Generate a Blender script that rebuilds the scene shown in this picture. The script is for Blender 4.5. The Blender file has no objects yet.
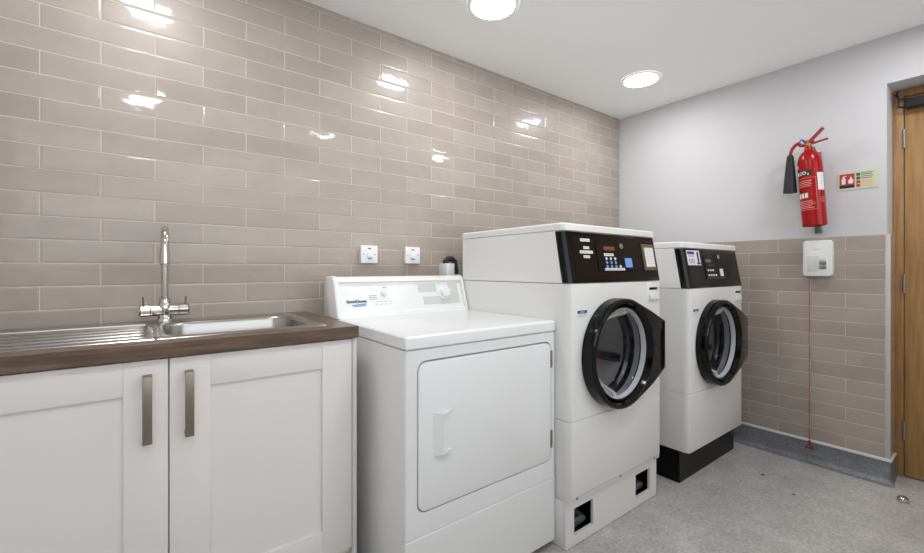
import bpy, bmesh, math, random
from math import sin, cos, pi, radians
from mathutils import Vector, Matrix

random.seed(7)
SC = bpy.context.scene
COL = SC.collection

# ------------------------------------------------------------------ camera
H = 1.11
cam_d = bpy.data.cameras.new('camera')
cam_d.sensor_width = 36.0
cam_d.lens = 418.42 / 924 * 36.0
cam_d.shift_y = -8.04 / 924
cam_d.clip_start = 0.02
cam = bpy.data.objects.new('camera', cam_d)
cam.location = (-3.044, -1.927, H)
cam.rotation_euler = (pi / 2, 0, -0.6476)
COL.objects.link(cam)
SC.camera = cam

# ------------------------------------------------------------------ world and exposure
w = bpy.data.worlds.new('world')
w.use_nodes = True
w.node_tree.nodes['Background'].inputs[0].default_value = (0.95, 0.98, 1.03, 1)   # sky fill entering through the added window behind the camera
w.node_tree.nodes['Background'].inputs[1].default_value = 2.55
SC.world = w
SC.view_settings.view_transform = 'Standard'
SC.view_settings.look = 'None'
SC.view_settings.gamma = 1
SC.view_settings.use_curve_mapping = False
SC.view_settings.exposure = 0.08
LAMP_STRENGTH = 59.0
LAMP_COLOR = (0.965, 0.985, 1.01)

ROOM_X0, ROOM_Y0, CEIL = -4.0, -2.6, 2.313

# ------------------------------------------------------------------ materials
def s2l(c):
    return tuple(((v / 255) / 12.92 if v / 255 <= 0.04045 else ((v / 255 + 0.055) / 1.055) ** 2.4) for v in c) + (1,)

def pmat(name, rgb, rough=0.5, metal=0.0, coat=0.0, noise=0.0, nscale=6.0, bump=0.0, bscale=40.0, spec=None, emit=None):
    m = bpy.data.materials.new(name)
    m.use_nodes = True
    nt = m.node_tree
    b = nt.nodes['Principled BSDF']
    b.inputs['Base Color'].default_value = s2l(rgb)
    b.inputs['Roughness'].default_value = rough
    b.inputs['Metallic'].default_value = metal
    b.inputs['Coat Weight'].default_value = coat
    if spec is not None:
        b.inputs['Specular IOR Level'].default_value = spec
    if emit:
        b.inputs['Emission Color'].default_value = (*emit[0], 1)
        b.inputs['Emission Strength'].default_value = emit[1]
    tc = nt.nodes.new('ShaderNodeTexCoord')
    if noise > 0:
        n = nt.nodes.new('ShaderNodeTexNoise')
        n.inputs['Scale'].default_value = nscale
        n.inputs['Detail'].default_value = 4
        nt.links.new(tc.outputs['Object'], n.inputs['Vector'])
        r = nt.nodes.new('ShaderNodeMapRange')
        r.inputs['From Min'].default_value = 0.3
        r.inputs['From Max'].default_value = 0.7
        r.inputs['To Min'].default_value = 1 - noise
        r.inputs['To Max'].default_value = 1 + noise
        nt.links.new(n.outputs['Fac'], r.inputs['Value'])
        hv = nt.nodes.new('ShaderNodeHueSaturation')
        hv.inputs['Color'].default_value = s2l(rgb)
        nt.links.new(r.outputs[0], hv.inputs['Value'])
        nt.links.new(hv.outputs[0], b.inputs['Base Color'])
    if bump > 0:
        n2 = nt.nodes.new('ShaderNodeTexNoise')
        n2.inputs['Scale'].default_value = bscale
        n2.inputs['Detail'].default_value = 2
        nt.links.new(tc.outputs['Object'], n2.inputs['Vector'])
        bp = nt.nodes.new('ShaderNodeBump')
        bp.inputs['Strength'].default_value = 1
        bp.inputs['Distance'].default_value = bump
        nt.links.new(n2.outputs['Fac'], bp.inputs['Height'])
        nt.links.new(bp.outputs[0], b.inputs['Normal'])
    return m

def math_node(nt, op, a=None, b=None, c=None):
    n = nt.nodes.new('ShaderNodeMath')
    n.operation = op
    for i, v in enumerate((a, b, c)):
        if v is None:
            continue
        if isinstance(v, (int, float)):
            n.inputs[i].default_value = v
        else:
            nt.links.new(v, n.inputs[i])
    return n.outputs[0]

def tile_mat(name, axis, u0, v0, flip):
    """Glossy metro tiles in a half bond. u along the wall, v up. u0: a joint on rows with
    offset zero, v0: a bed joint; flip shifts which rows are staggered."""
    TW, TH, J = 0.3049, 0.0775, 0.0013
    m = bpy.data.materials.new(name)
    m.use_nodes = True
    nt = m.node_tree
    L = nt.links.new
    b = nt.nodes['Principled BSDF']
    g = nt.nodes.new('ShaderNodeNewGeometry')
    sp = nt.nodes.new('ShaderNodeSeparateXYZ')
    L(g.outputs['Position'], sp.inputs[0])
    u = math_node(nt, 'ADD', sp.outputs['X' if axis == 'X' else 'Y'], 50 * TW - u0)
    v = math_node(nt, 'ADD', sp.outputs['Z'], 50 * TH - v0 + (TH if flip else 0))
    cb = nt.nodes.new('ShaderNodeCombineXYZ')
    L(u, cb.inputs[0]); L(v, cb.inputs[1])
    br = nt.nodes.new('ShaderNodeTexBrick')
    br.offset = 0.5; br.offset_frequency = 2; br.squash = 1.0; br.squash_frequency = 2
    br.inputs['Scale'].default_value = 1
    br.inputs['Color1'].default_value = (0, 0, 0, 1)
    br.inputs['Color2'].default_value = (1, 1, 1, 1)
    br.inputs['Mortar'].default_value = (.5, .5, .5, 1)
    br.inputs['Mortar Size'].default_value = J
    br.inputs['Mortar Smooth'].default_value = 0.0
    br.inputs['Bias'].default_value = 0
    br.inputs['Brick Width'].default_value = TW
    br.inputs['Row Height'].default_value = TH
    L(cb.outputs[0], br.inputs['Vector'])
    # soft-edged copy of the joint pattern for the pressed edge of each tile
    br2 = nt.nodes.new('ShaderNodeTexBrick')
    br2.offset = 0.5; br2.offset_frequency = 2; br2.squash = 1.0; br2.squash_frequency = 2
    for k in ('Scale', 'Bias', 'Brick Width', 'Row Height'):
        br2.inputs[k].default_value = br.inputs[k].default_value
    br2.inputs['Mortar Size'].default_value = 0.0075
    br2.inputs['Mortar Smooth'].default_value = 1.0
    L(cb.outputs[0], br2.inputs['Vector'])
    rnd = nt.nodes.new('ShaderNodeSeparateColor')
    L(br.outputs['Color'], rnd.inputs[0])
    # per tile colour
    mx = nt.nodes.new('ShaderNodeMix'); mx.data_type = 'RGBA'
    mx.inputs['A'].default_value = s2l(TILE_A)
    mx.inputs['B'].default_value = s2l(TILE_B)
    L(rnd.outputs[0], mx.inputs['Factor'])
    cl = nt.nodes.new('ShaderNodeTexNoise')
    cl.inputs['Scale'].default_value = 9; cl.inputs['Detail'].default_value = 5
    L(cb.outputs[0], cl.inputs['Vector'])
    mp = nt.nodes.new('ShaderNodeMapRange')
    mp.inputs['From Min'].default_value = .3; mp.inputs['From Max'].default_value = .7
    mp.inputs['To Min'].default_value = .95; mp.inputs['To Max'].default_value = 1.05
    L(cl.outputs['Fac'], mp.inputs['Value'])
    hv = nt.nodes.new('ShaderNodeHueSaturation')
    L(mx.outputs['Result'], hv.inputs['Color']); L(mp.outputs[0], hv.inputs['Value'])
    mg = nt.nodes.new('ShaderNodeMix'); mg.data_type = 'RGBA'
    L(br.outputs['Fac'], mg.inputs['Factor'])
    L(hv.outputs[0], mg.inputs['A'])
    mg.inputs['B'].default_value = s2l(GROUT)
    L(mg.outputs['Result'], b.inputs['Base Color'])
    ro = nt.nodes.new('ShaderNodeMapRange')
    ro.inputs['To Min'].default_value = 0.36; ro.inputs['To Max'].default_value = 0.75
    L(br.outputs['Fac'], ro.inputs['Value'])
    L(ro.outputs[0], b.inputs['Roughness'])
    b.inputs['Coat Roughness'].default_value = 0.06
    b.inputs['Specular IOR Level'].default_value = 0.38
    L(math_node(nt, 'MULTIPLY_ADD', br.outputs['Fac'], -.42, .42), b.inputs['Coat Weight'])
    # height: undulating glaze, different on each tile, and a pillowed edge
    off = math_node(nt, 'MULTIPLY', rnd.outputs[0], 37.0)
    cz = nt.nodes.new('ShaderNodeCombineXYZ')
    L(u, cz.inputs[0]); L(v, cz.inputs[1]); L(off, cz.inputs[2])
    wv = nt.nodes.new('ShaderNodeTexNoise')
    wv.inputs['Scale'].default_value = 8.5; wv.inputs['Detail'].default_value = 1.5
    L(cz.outputs[0], wv.inputs['Vector'])
    wf = nt.nodes.new('ShaderNodeTexNoise')
    wf.inputs['Scale'].default_value = 42; wf.inputs['Detail'].default_value = 1
    L(cz.outputs[0], wf.inputs['Vector'])
    h1 = math_node(nt, 'MULTIPLY', wv.outputs['Fac'], 0.0028)
    h2 = math_node(nt, 'MULTIPLY_ADD', wf.outputs['Fac'], 0.00015, h1)
    h3 = math_node(nt, 'MULTIPLY_ADD', br2.outputs['Fac'], -0.0006, h2)
    h4 = math_node(nt, 'MULTIPLY_ADD', br.outputs['Fac'], -0.0006, h3)
    bp = nt.nodes.new('ShaderNodeBump')
    bp.inputs['Strength'].default_value = 1
    bp.inputs['Distance'].default_value = 1
    L(h4, bp.inputs['Height'])
    L(bp.outputs[0], b.inputs['Normal'])
    L(bp.outputs[0], b.inputs['Coat Normal'])
    return m

TILE_A, TILE_B, GROUT = (161, 149, 139), (171, 160, 150), (207, 197, 187)
M = {}
M['tile_back'] = tile_mat('glazed_tile_back', 'X', -3.3202, 1.9026, True)
M['tile_right'] = tile_mat('glazed_tile_right', 'Y', -0.912, 1.2072, False)
M['tile_reveal'] = tile_mat('glazed_tile_reveal', 'X', 0.0, 1.2072, True)
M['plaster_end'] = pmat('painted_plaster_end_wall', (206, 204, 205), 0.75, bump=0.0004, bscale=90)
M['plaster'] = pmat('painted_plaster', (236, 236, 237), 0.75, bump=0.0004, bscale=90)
M['ceiling'] = pmat('ceiling_paint', (250, 250, 249), 0.85)
M['enamel'] = pmat('white_enamel', (229, 229, 228), 0.28, coat=0.3, bump=0.00012, bscale=12)
M['enamel_warm'] = pmat('white_enamel_warm', (230, 229, 226), 0.3, coat=0.2, bump=0.0001, bscale=12)
M['plastic_white'] = pmat('white_plastic', (232, 232, 230), 0.3)
M['gap'] = pmat('dark_gap', (30, 30, 30), 0.8)
M['black_gloss'] = pmat('black_gloss_plastic', (8, 8, 8), 0.10, spec=0.28)
M['black_satin'] = pmat('black_satin_plastic', (14, 12, 11), 0.3, spec=0.2)
M['black_panel'] = pmat('dark_console_film', (20, 14, 11), 0.25, spec=0.2)
M['black_metal'] = pmat('black_painted_steel', (7, 7, 7), 0.3, spec=0.2)
M['rubber'] = pmat('black_rubber', (24, 24, 25), 0.6)
M['gasket'] = pmat('grey_rubber_gasket', (190, 195, 198), 0.45)
M['steel'] = pmat('stainless_steel', (172, 169, 165), 0.27, metal=1.0)
M['drum_steel'] = pmat('drum_steel', (112, 112, 116), 0.12, metal=1.0, bump=0.004, bscale=22)
M['chrome'] = pmat('chrome', (196, 192, 186), 0.16, metal=1.0)
M['nickel'] = pmat('brushed_nickel', (150, 140, 128), 0.38, metal=1.0)
M['shaker'] = pmat('painted_shaker_door', (228, 222, 218), 0.5)
M['carcass'] = pmat('cabinet_board', (218, 212, 206), 0.55)
M['vent_dark'] = pmat('dark_void', (34, 34, 36), 0.7)
M['pipe_grey'] = pmat('grey_pipe', (110, 116, 124), 0.35)
M['red'] = pmat('red_enamel', (158, 8, 8), 0.25, spec=0.35)
M['red_plastic'] = pmat('red_plastic', (150, 22, 26), 0.4)
M['cord'] = pmat('red_cord', (170, 74, 78), 0.7)
M['brass'] = pmat('brass', (170, 130, 60), 0.3, metal=0.9)
M['blue'] = pmat('blue_plastic', (40, 90, 190), 0.4)
M['yellow'] = pmat('yellow_tag', (190, 150, 50), 0.5)
M['label_white'] = pmat('label_white', (226, 224, 220), 0.5)
M['label_pink'] = pmat('label_print_on_red', (226, 150, 140), 0.5)
M['label_black'] = pmat('label_black', (20, 20, 22), 0.4)
M['label_grey'] = pmat('label_grey', (168, 168, 166), 0.5)
M['patch_grey'] = pmat('console_grey_print', (206, 206, 203), 0.35)
M['label_blue'] = pmat('label_blue', (120, 160, 225), 0.45)
M['label_navy'] = pmat('label_navy', (46, 48, 130), 0.5)
M['logo_dark'] = pmat('logo_dark', (60, 66, 76), 0.5)
M['logo_blue'] = pmat('logo_blue', (70, 140, 205), 0.5)
M['display'] = pmat('amber_display', (120, 72, 40), 0.3)
M['sign_base'] = pmat('photoluminescent_sign', (202, 206, 176), 0.4)
M['sign_red'] = pmat('sign_red', (190, 44, 36), 0.45)
M['sign_green'] = pmat('sign_green', (20, 110, 70), 0.45)
M['sign_palegreen'] = pmat('sign_pale_green', (150, 200, 150), 0.45)
M['sign_orange'] = pmat('sign_pale_orange', (226, 170, 130), 0.45)
M['speaker_grey'] = pmat('speaker_grille_grey', (205, 208, 204), 0.5)
M['button_grey'] = pmat('button_grey', (120, 118, 116), 0.4)
M['trim_white'] = pmat('white_pvc_trim', (222, 221, 219), 0.4)
M['edge_trim'] = pmat('tile_edge_trim', (196, 188, 182), 0.4)
M['neon'] = pmat('neon_indicator', (90, 20, 20), 0.3)
M['hinge'] = pmat('satin_hinge_steel', (170, 168, 165), 0.35, metal=1.0)
M['closer'] = pmat('door_closer_black', (26, 27, 30), 0.4)

def mat_lamp():
    m = bpy.data.materials.new('led_diffuser')
    m.use_nodes = True
    nt = m.node_tree
    nt.nodes.clear()
    o = nt.nodes.new('ShaderNodeOutputMaterial')
    e = nt.nodes.new('ShaderNodeEmission')
    e.inputs[0].default_value = (*LAMP_COLOR, 1)
    e.inputs[1].default_value = LAMP_STRENGTH
    nt.links.new(e.outputs[0], o.inputs[0])
    return m
M['lamp'] = mat_lamp()

def mat_glass(name, tint, ior):
    m = bpy.data.materials.new(name)
    m.use_nodes = True
    nt = m.node_tree
    nt.nodes.clear()
    o = nt.nodes.new('ShaderNodeOutputMaterial')
    t = nt.nodes.new('ShaderNodeBsdfTransparent')
    t.inputs[0].default_value = (*tint, 1)
    g = nt.nodes.new('ShaderNodeBsdfGlossy')
    g.inputs['Roughness'].default_value = 0.03
    f = nt.nodes.new('ShaderNodeFresnel')
    f.inputs[0].default_value = ior
    mx = nt.nodes.new('ShaderNodeMixShader')
    nt.links.new(f.outputs[0], mx.inputs[0])
    nt.links.new(t.outputs[0], mx.inputs[1])
    nt.links.new(g.outputs[0], mx.inputs[2])
    nt.links.new(mx.outputs[0], o.inputs[0])
    return m
M['glass'] = mat_glass('tinted_door_glass', (0.50, 0.50, 0.52), 1.16)
M['pane'] = mat_glass('clear_window_glass', (0.97, 0.98, 0.98), 1.4)

def mat_floor(name, base, dark, light, bands=True):
    m = bpy.data.materials.new(name)
    m.use_nodes = True
    nt = m.node_tree
    L = nt.links.new
    b = nt.nodes['Principled BSDF']
    tc = nt.nodes.new('ShaderNodeTexCoord')
    def noise(sc, det, rough=.6):
        n = nt.nodes.new('ShaderNodeTexNoise')
        n.inputs['Scale'].default_value = sc; n.inputs['Detail'].default_value = det
        n.inputs['Roughness'].default_value = rough
        L(tc.outputs['Object'], n.inputs['Vector'])
        return n.outputs['Fac']
    r1 = nt.nodes.new('ShaderNodeValToRGB')
    r1.color_ramp.elements[0].position = .36; r1.color_ramp.elements[0].color = s2l(dark)
    r1.color_ramp.elements[1].position = .64; r1.color_ramp.elements[1].color = s2l(light)
    e = r1.color_ramp.elements.new(.5); e.color = s2l(base)
    a = noise(7, 8, .7); c = noise(70, 3, .7)
    mixf = math_node(nt, 'MULTIPLY_ADD', c, .55, math_node(nt, 'MULTIPLY', a, .45))
    L(mixf, r1.inputs[0])
    # fine chips
    vo = nt.nodes.new('ShaderNodeTexVoronoi'); vo.inputs['Scale'].default_value = 160
    L(tc.outputs['Object'], vo.inputs['Vector'])
    sc_ = nt.nodes.new('ShaderNodeSeparateColor'); L(vo.outputs['Color'], sc_.inputs[0])
    mp = nt.nodes.new('ShaderNodeMapRange')
    mp.inputs['To Min'].default_value = .94; mp.inputs['To Max'].default_value = 1.05
    L(sc_.outputs[0], mp.inputs['Value'])
    hv = nt.nodes.new('ShaderNodeHueSaturation')
    L(r1.outputs[0], hv.inputs['Color']); L(mp.outputs[0], hv.inputs['Value'])
    L(hv.outputs[0], b.inputs['Base Color'])
    b.inputs['Roughness'].default_value = .5
    return m
M['floor'] = mat_floor('speckled_vinyl_floor', (184, 180, 176), (159, 156, 152), (207, 204, 200))
M['skirt'] = mat_floor('speckled_vinyl_skirting', (126, 128, 133), (104, 106, 112), (146, 148, 153))

def mat_wood(name, c1, c2, c3, axis='X', scale=1.0, rough=.45, stretch=14):
    m = bpy.data.materials.new(name)
    m.use_nodes = True
    nt = m.node_tree
    L = nt.links.new
    b = nt.nodes['Principled BSDF']
    tc = nt.nodes.new('ShaderNodeTexCoord')
    mp = nt.nodes.new('ShaderNodeMapping')
    s = [stretch * scale] * 3
    s[{'X': 0, 'Y': 1, 'Z': 2}[axis]] = scale * 1.2
    mp.inputs['Scale'].default_value = s
    L(tc.outputs['Object'], mp.inputs['Vector'])
    n = nt.nodes.new('ShaderNodeTexNoise')
    n.inputs['Scale'].default_value = 3.2; n.inputs['Detail'].default_value = 8; n.inputs['Roughness'].default_value = .65
    L(mp.outputs[0], n.inputs['Vector'])
    r = nt.nodes.new('ShaderNodeValToRGB')
    r.color_ramp.elements[0].position = .32; r.color_ramp.elements[0].color = s2l(c1)
    r.color_ramp.elements[1].position = .7; r.color_ramp.elements[1].color = s2l(c3)
    e = r.color_ramp.elements.new(.5); e.color = s2l(c2)
    L(n.outputs['Fac'], r.inputs[0])
    L(r.outputs[0], b.inputs['Base Color'])
    b.inputs['Roughness'].default_value = rough
    return m
M['worktop'] = mat_wood('worktop_laminate', (74, 57, 46), (97, 76, 61), (122, 99, 82), 'X', 1.6, .35)
M['oak'] = mat_wood('oak_door_veneer', (156, 116, 70), (176, 136, 86), (190, 152, 102), 'Z', 1.0, .45, 22)
M['oak_frame'] = mat_wood('oak_frame_wood', (150, 108, 64), (168, 126, 78), (182, 142, 96), 'Z', 1.3, .45, 16)

# ------------------------------------------------------------------ mesh helpers
def B():
    return bmesh.new()

def box(bm, x0, x1, y0, y1, z0, z1, bev=0.0, seg=2):
    if x1 < x0: x0, x1 = x1, x0
    if y1 < y0: y0, y1 = y1, y0
    if z1 < z0: z0, z1 = z1, z0
    vs = [bm.verts.new((x, y, z)) for x in (x0, x1) for y in (y0, y1) for z in (z0, z1)]
    q = [(0, 1, 3, 2), (4, 6, 7, 5), (0, 4, 5, 1), (2, 3, 7, 6), (0, 2, 6, 4), (1, 5, 7, 3)]
    fs = [bm.faces.new([vs[i] for i in f]) for f in q]
    if bev > 0:
        es = list({e for f in fs for e in f.edges})
        bmesh.ops.bevel(bm, geom=es, offset=bev, segments=seg, affect='EDGES', profile=.5)
    return bm

def ring_loft(bm, rings, closed=False, cap=True):
    """rings: lists of points (same length). closed: last joins first."""
    R = [[bm.verts.new(p) for p in r] for r in rings]
    n = len(R[0])
    m = len(R)
    for i in range(m if closed else m - 1):
        a, c = R[i], R[(i + 1) % m]
        for j in range(n):
            bm.faces.new((a[j], a[(j + 1) % n], c[(j + 1) % n], c[j]))
    if cap and not closed:
        bm.faces.new(R[0][::-1])
        bm.faces.new(R[-1])
    return bm

def lathe(bm, prof, axis='Z', centre=(0, 0, 0), n=48, cap=False):
    """prof: (radius, height) pairs along the axis."""
    cx, cy, cz = centre
    rings = []
    for r, h in prof:
        ring = []
        for j in range(n):
            a = 2 * pi * j / n
            u, v = max(r, 1e-5) * cos(a), max(r, 1e-5) * sin(a)
            ring.append({'Z': (cx + u, cy + v, cz + h), 'Y': (cx + u, cy + h, cz + v), 'X': (cx + h, cy + u, cz + v)}[axis])
        rings.append(ring)
    ring_loft(bm, rings, cap=cap)
    return bm

def cyl(bm, p0, p1, r0, r1=None, n=24):
    r1 = r0 if r1 is None else r1
    return tube(bm, [p0, p1], [r0, r1], n)

def tube(bm, pts, rad, n=14, cap=True):
    pts = [Vector(p) for p in pts]
    if isinstance(rad, (int, float)):
        rad = [rad] * len(pts)
    up = None
    rings = []
    for i, p in enumerate(pts):
        t = (pts[min(i + 1, len(pts) - 1)] - pts[max(i - 1, 0)]).normalized()
        if up is None:
            up = Vector((0, 0, 1)) if abs(t.z) < .9 else Vector((1, 0, 0))
        a = t.cross(up).normalized()
        up = a.cross(t).normalized()
        rings.append([p + (a * cos(2 * pi * j / n) + up * sin(2 * pi * j / n)) * rad[i] for j in range(n)])
    ring_loft(bm, rings, cap=cap)
    return bm

def rrect(x0, x1, z0, z1, r, n=6):
    """rounded rectangle outline, counter-clockwise list of (u, v)"""
    pts = []
    for cx, cz, a0 in ((x1 - r, z1 - r, 0), (x0 + r, z1 - r, 90), (x0 + r, z0 + r, 180), (x1 - r, z0 + r, 270)):
        for k in range(n + 1):
            a = radians(a0 + 90 * k / n)
            pts.append((cx + r * cos(a), cz + r * sin(a)))
    return pts

def inset(pts, d):
    """shrink an outline towards the inside (convex outlines)"""
    n = len(pts)
    area = sum(pts[i][0] * pts[(i + 1) % n][1] - pts[(i + 1) % n][0] * pts[i][1] for i in range(n))
    sg = 1 if area > 0 else -1
    out = []
    for i in range(n):
        a, b, c = Vector(pts[i - 1]), Vector(pts[i]), Vector(pts[(i + 1) % n])
        t1, t2 = (b - a), (c - b)
        t1 = t1.normalized() if t1.length > 1e-9 else t2.normalized()
        t2 = t2.normalized() if t2.length > 1e-9 else t1
        n1 = Vector((-t1.y, t1.x)) * sg
        n2 = Vector((-t2.y, t2.x)) * sg
        m = (n1 + n2)
        m = m / max(m.dot(n1), .3)
        out.append((b.x + m.x * d, b.y + m.y * d))
    return out

def slab_y(bm, outline, y_back, y_front, bev=0.002):
    """outline (x, z) extruded along y, front edge softened"""
    s = 1 if y_back > y_front else -1
    r = [[(x, y_back, z) for x, z in outline],
         [(x, y_front + s * bev, z) for x, z in outline]]
    if bev > 0:
        r.append([(x, y_front + s * bev * .3, z) for x, z in inset(outline, bev * .3)])
        r.append([(x, y_front, z) for x, z in inset(outline, bev)])
    return ring_loft(bm, r)

def slab_x(bm, outline, x_back, x_front, bev=0.002):
    """outline (y, z) extruded along x towards x_front"""
    s = 1 if x_back > x_front else -1
    r = [[(x_back, y, z) for y, z in outline],
         [(x_front + s * bev, y, z) for y, z in outline]]
    if bev > 0:
        r.append([(x_front + s * bev * .3, y, z) for y, z in inset(outline, bev * .3)])
        r.append([(x_front, y, z) for y, z in inset(outline, bev)])
    return ring_loft(bm, r)

def slab_z(bm, outline, z0, z1, bev=0.0):
    r = [[(x, y, z0) for x, y in outline], [(x, y, z1 - bev) for x, y in outline]]
    if bev > 0:
        r.append([(x, y, z1 - bev * .3) for x, y in inset(outline, bev * .3)])
        r.append([(x, y, z1) for x, y in inset(outline, bev)])
    return ring_loft(bm, r)

def text_bm(body, size, bold=0.0, depth=0.0004):
    cu = bpy.data.curves.new('lettering', 'FONT')
    cu.body = body
    cu.size = size
    cu.extrude = depth
    cu.offset = bold
    cu.resolution_u = 3
    cu.align_x = 'CENTER'; cu.align_y = 'CENTER'
    o = bpy.data.objects.new('lettering', cu)
    COL.objects.link(o)
    dg = bpy.context.evaluated_depsgraph_get()
    me = bpy.data.meshes.new_from_object(o.evaluated_get(dg))
    bm = B()
    bm.from_mesh(me)
    bpy.data.objects.remove(o); bpy.data.curves.remove(cu); bpy.data.meshes.remove(me)
    return bm

def xf(bm, fn):
    for v in bm.verts:
        v.co = Vector(fn(v.co))
    return bm

def merge(bm, other):
    me = bpy.data.meshes.new('tmp')
    other.to_mesh(me); other.free()
    bm.from_mesh(me)
    bpy.data.meshes.remove(me)
    return bm

def boolean(bm, cutter, solver='EXACT'):
    a = bpy.data.meshes.new('a'); bmesh.ops.recalc_face_normals(bm, faces=bm.faces); bm.to_mesh(a)
    c = bpy.data.meshes.new('c'); bmesh.ops.recalc_face_normals(cutter, faces=cutter.faces); cutter.to_mesh(c)
    oa = bpy.data.objects.new('a', a); oc = bpy.data.objects.new('c', c)
    COL.objects.link(oa); COL.objects.link(oc)
    md = oa.modifiers.new('b', 'BOOLEAN'); md.object = oc; md.operation = 'DIFFERENCE'; md.solver = solver
    dg = bpy.context.evaluated_depsgraph_get()
    me = bpy.data.meshes.new_from_object(oa.evaluated_get(dg))
    out = B(); out.from_mesh(me)
    bpy.data.objects.remove(oa); bpy.data.objects.remove(oc)
    for x in (a, c, me): bpy.data.meshes.remove(x)
    bm.free(); cutter.free()
    return out

def wpos(o):
    p = Vector((0, 0, 0))
    while o is not None:
        p += o.location
        o = o.parent
    return p

def objs(name, bm, mat, parent=None, **k):
    """each loose piece of bm becomes an object of its own"""
    bmesh.ops.remove_doubles(bm, verts=bm.verts, dist=1e-6)
    todo = set(bm.verts)
    parts = []
    while todo:
        seed = next(v for v in bm.verts if v in todo)
        stack, comp = [seed], {seed}
        while stack:
            v = stack.pop()
            for e in v.link_edges:
                o = e.other_vert(v)
                if o not in comp:
                    comp.add(o); stack.append(o)
        todo -= comp
        parts.append(comp)
    out = []
    for comp in parts:
        nb = B()
        mp = {v: nb.verts.new(v.co) for v in bm.verts if v in comp}
        for f in bm.faces:
            if f.verts[0] in comp:
                nb.faces.new([mp[v] for v in f.verts])
        out.append(obj(name, nb, mat, parent, **k))
    bm.free()
    return out

def obj(name, bm, mat, parent=None, smooth=True, angle=35, loc=None, extra=()):
    """bm is in world coordinates; the object gets its parent's origin (or loc).
    extra: (bmesh, material) pairs laid into the same mesh (print on a label)."""
    n_mat = [len(bm.faces)]
    for eb, em in extra:
        bmesh.ops.recalc_face_normals(eb, faces=eb.faces)
        merge(bm, eb)
        n_mat.append(len(bm.faces))
    bm.faces.ensure_lookup_table()
    for i in range(len(extra)):
        for k_ in range(n_mat[i], n_mat[i + 1]):
            bm.faces[k_].material_index = i + 1
    bmesh.ops.remove_doubles(bm, verts=bm.verts, dist=1e-6)
    bmesh.ops.recalc_face_normals(bm, faces=bm.faces)
    base = wpos(parent) if parent else Vector((0, 0, 0))
    own = Vector(loc) if loc is not None else base
    bmesh.ops.translate(bm, verts=bm.verts, vec=-own)
    me = bpy.data.meshes.new(name)
    bm.to_mesh(me); bm.free()
    me.materials.append(M[mat] if isinstance(mat, str) else mat)
    for _, em in extra: me.materials.append(M[em])
    if smooth:
        for p in me.polygons: p.use_smooth = True
        try:
            me.set_sharp_from_angle(angle=radians(angle))
        except Exception:
            pass
    o = bpy.data.objects.new(name, me)
    COL.objects.link(o)
    o.location = own - base
    if parent: o.parent = parent
    return o

def tag(o, label, cat, group=None, kind=None):
    if label: o['label'] = label
    if cat: o['category'] = cat
    if group: o['group'] = group
    if kind: o['kind'] = kind
    return o

def thing(name, label, cat, loc, group=None):
    o = bpy.data.objects.new(name, None)
    o.empty_display_size = .1
    COL.objects.link(o)
    o.location = loc
    return tag(o, label, cat, group)

def struct(name, bm, mat, parent=None, label=None, cat=None, **k):
    o = obj(name, bm, mat, parent, **k)
    if parent is None:
        o['kind'] = 'structure'
        if label: o['label'] = label
        if cat: o['category'] = cat
    return o

def copy_tree(o, parent=None):
    c = o.copy()
    COL.objects.link(c)
    c.parent = parent
    for ch in [x for x in bpy.data.objects if x.parent == o]:
        copy_tree(ch, c)
    return c

# ------------------------------------------------------------------ room shell
DY0, DY1 = -1.539, -2.47      # door opening in the right wall
DZ = 2.064
TH_W = 0.30                   # wall thickness
FX = 0.175                    # face of the door frame, back inside the opening
struct('floor', box(B(), ROOM_X0 - .1, TH_W + .9, ROOM_Y0 - .1, .12, -.1, 0), 'floor', label='grey speckled vinyl floor of the laundry room', cat='floor')
struct('ceiling', box(B(), ROOM_X0 - .1, TH_W, ROOM_Y0 - .1, .12, CEIL, CEIL + .1), 'ceiling', label='plain white painted ceiling', cat='ceiling')
struct('wall_back', box(B(), ROOM_X0 - .1, 0.0, 0, .12, 0, CEIL), 'tile_back', label='long wall of glossy taupe brick tiles up to the ceiling', cat='wall', smooth=False)
bm = box(B(), .009, TH_W, DY0 + .012, .12, 0, CEIL)
box(bm, .009, TH_W, ROOM_Y0 - .1, DY1, 0, CEIL)
box(bm, .009, TH_W, DY1, DY0 + .012, DZ, CEIL)
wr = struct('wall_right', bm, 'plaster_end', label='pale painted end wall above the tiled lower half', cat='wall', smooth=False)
TZ0, TZ1 = .122, 1.2847
bm = box(B(), 0, .009, DY0 + .004, 0, TZ0, TZ1)
struct('tile_panel', bm, 'tile_right', wr, smooth=False)
bm = box(B(), .004, FX - .03, DY0, DY0 + .012, TZ0, TZ1)
struct('tile_panel', bm, 'tile_reveal', wr, smooth=False)
struct('wall_left', box(B(), ROOM_X0 - .1, ROOM_X0, ROOM_Y0 - .1, 0, 0, CEIL), 'plaster', label='painted wall at the sink end behind the camera side', cat='wall', smooth=False)
bm = box(B(), ROOM_X0, .009, ROOM_Y0 - .1, ROOM_Y0, 0, 1.10)
box(bm, ROOM_X0, .009, ROOM_Y0 - .1, ROOM_Y0, 2.24, CEIL)
box(bm, ROOM_X0, ROOM_X0 + .12, ROOM_Y0 - .1, ROOM_Y0, 1.10, 2.24)
box(bm, -.12, .009, ROOM_Y0 - .1, ROOM_Y0, 1.10, 2.24)
struct('wall_front', bm, 'plaster', label='painted wall facing the machines', cat='wall', smooth=False)
win = bpy.data.objects.new('window_1', None)  # invented window behind the camera, lets sky fill brighten the fronts
COL.objects.link(win)
win.location = (-2, ROOM_Y0 - .05, 1.1)
tag(win, 'long window in the wall facing the machines', 'window', kind='structure')
wx0, wx1 = ROOM_X0 + .12, -.12
bm = B()
for z in (1.10, 2.205): box(bm, wx0, wx1, ROOM_Y0 - .08, ROOM_Y0 - .02, z, z + .035, .002)
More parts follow.
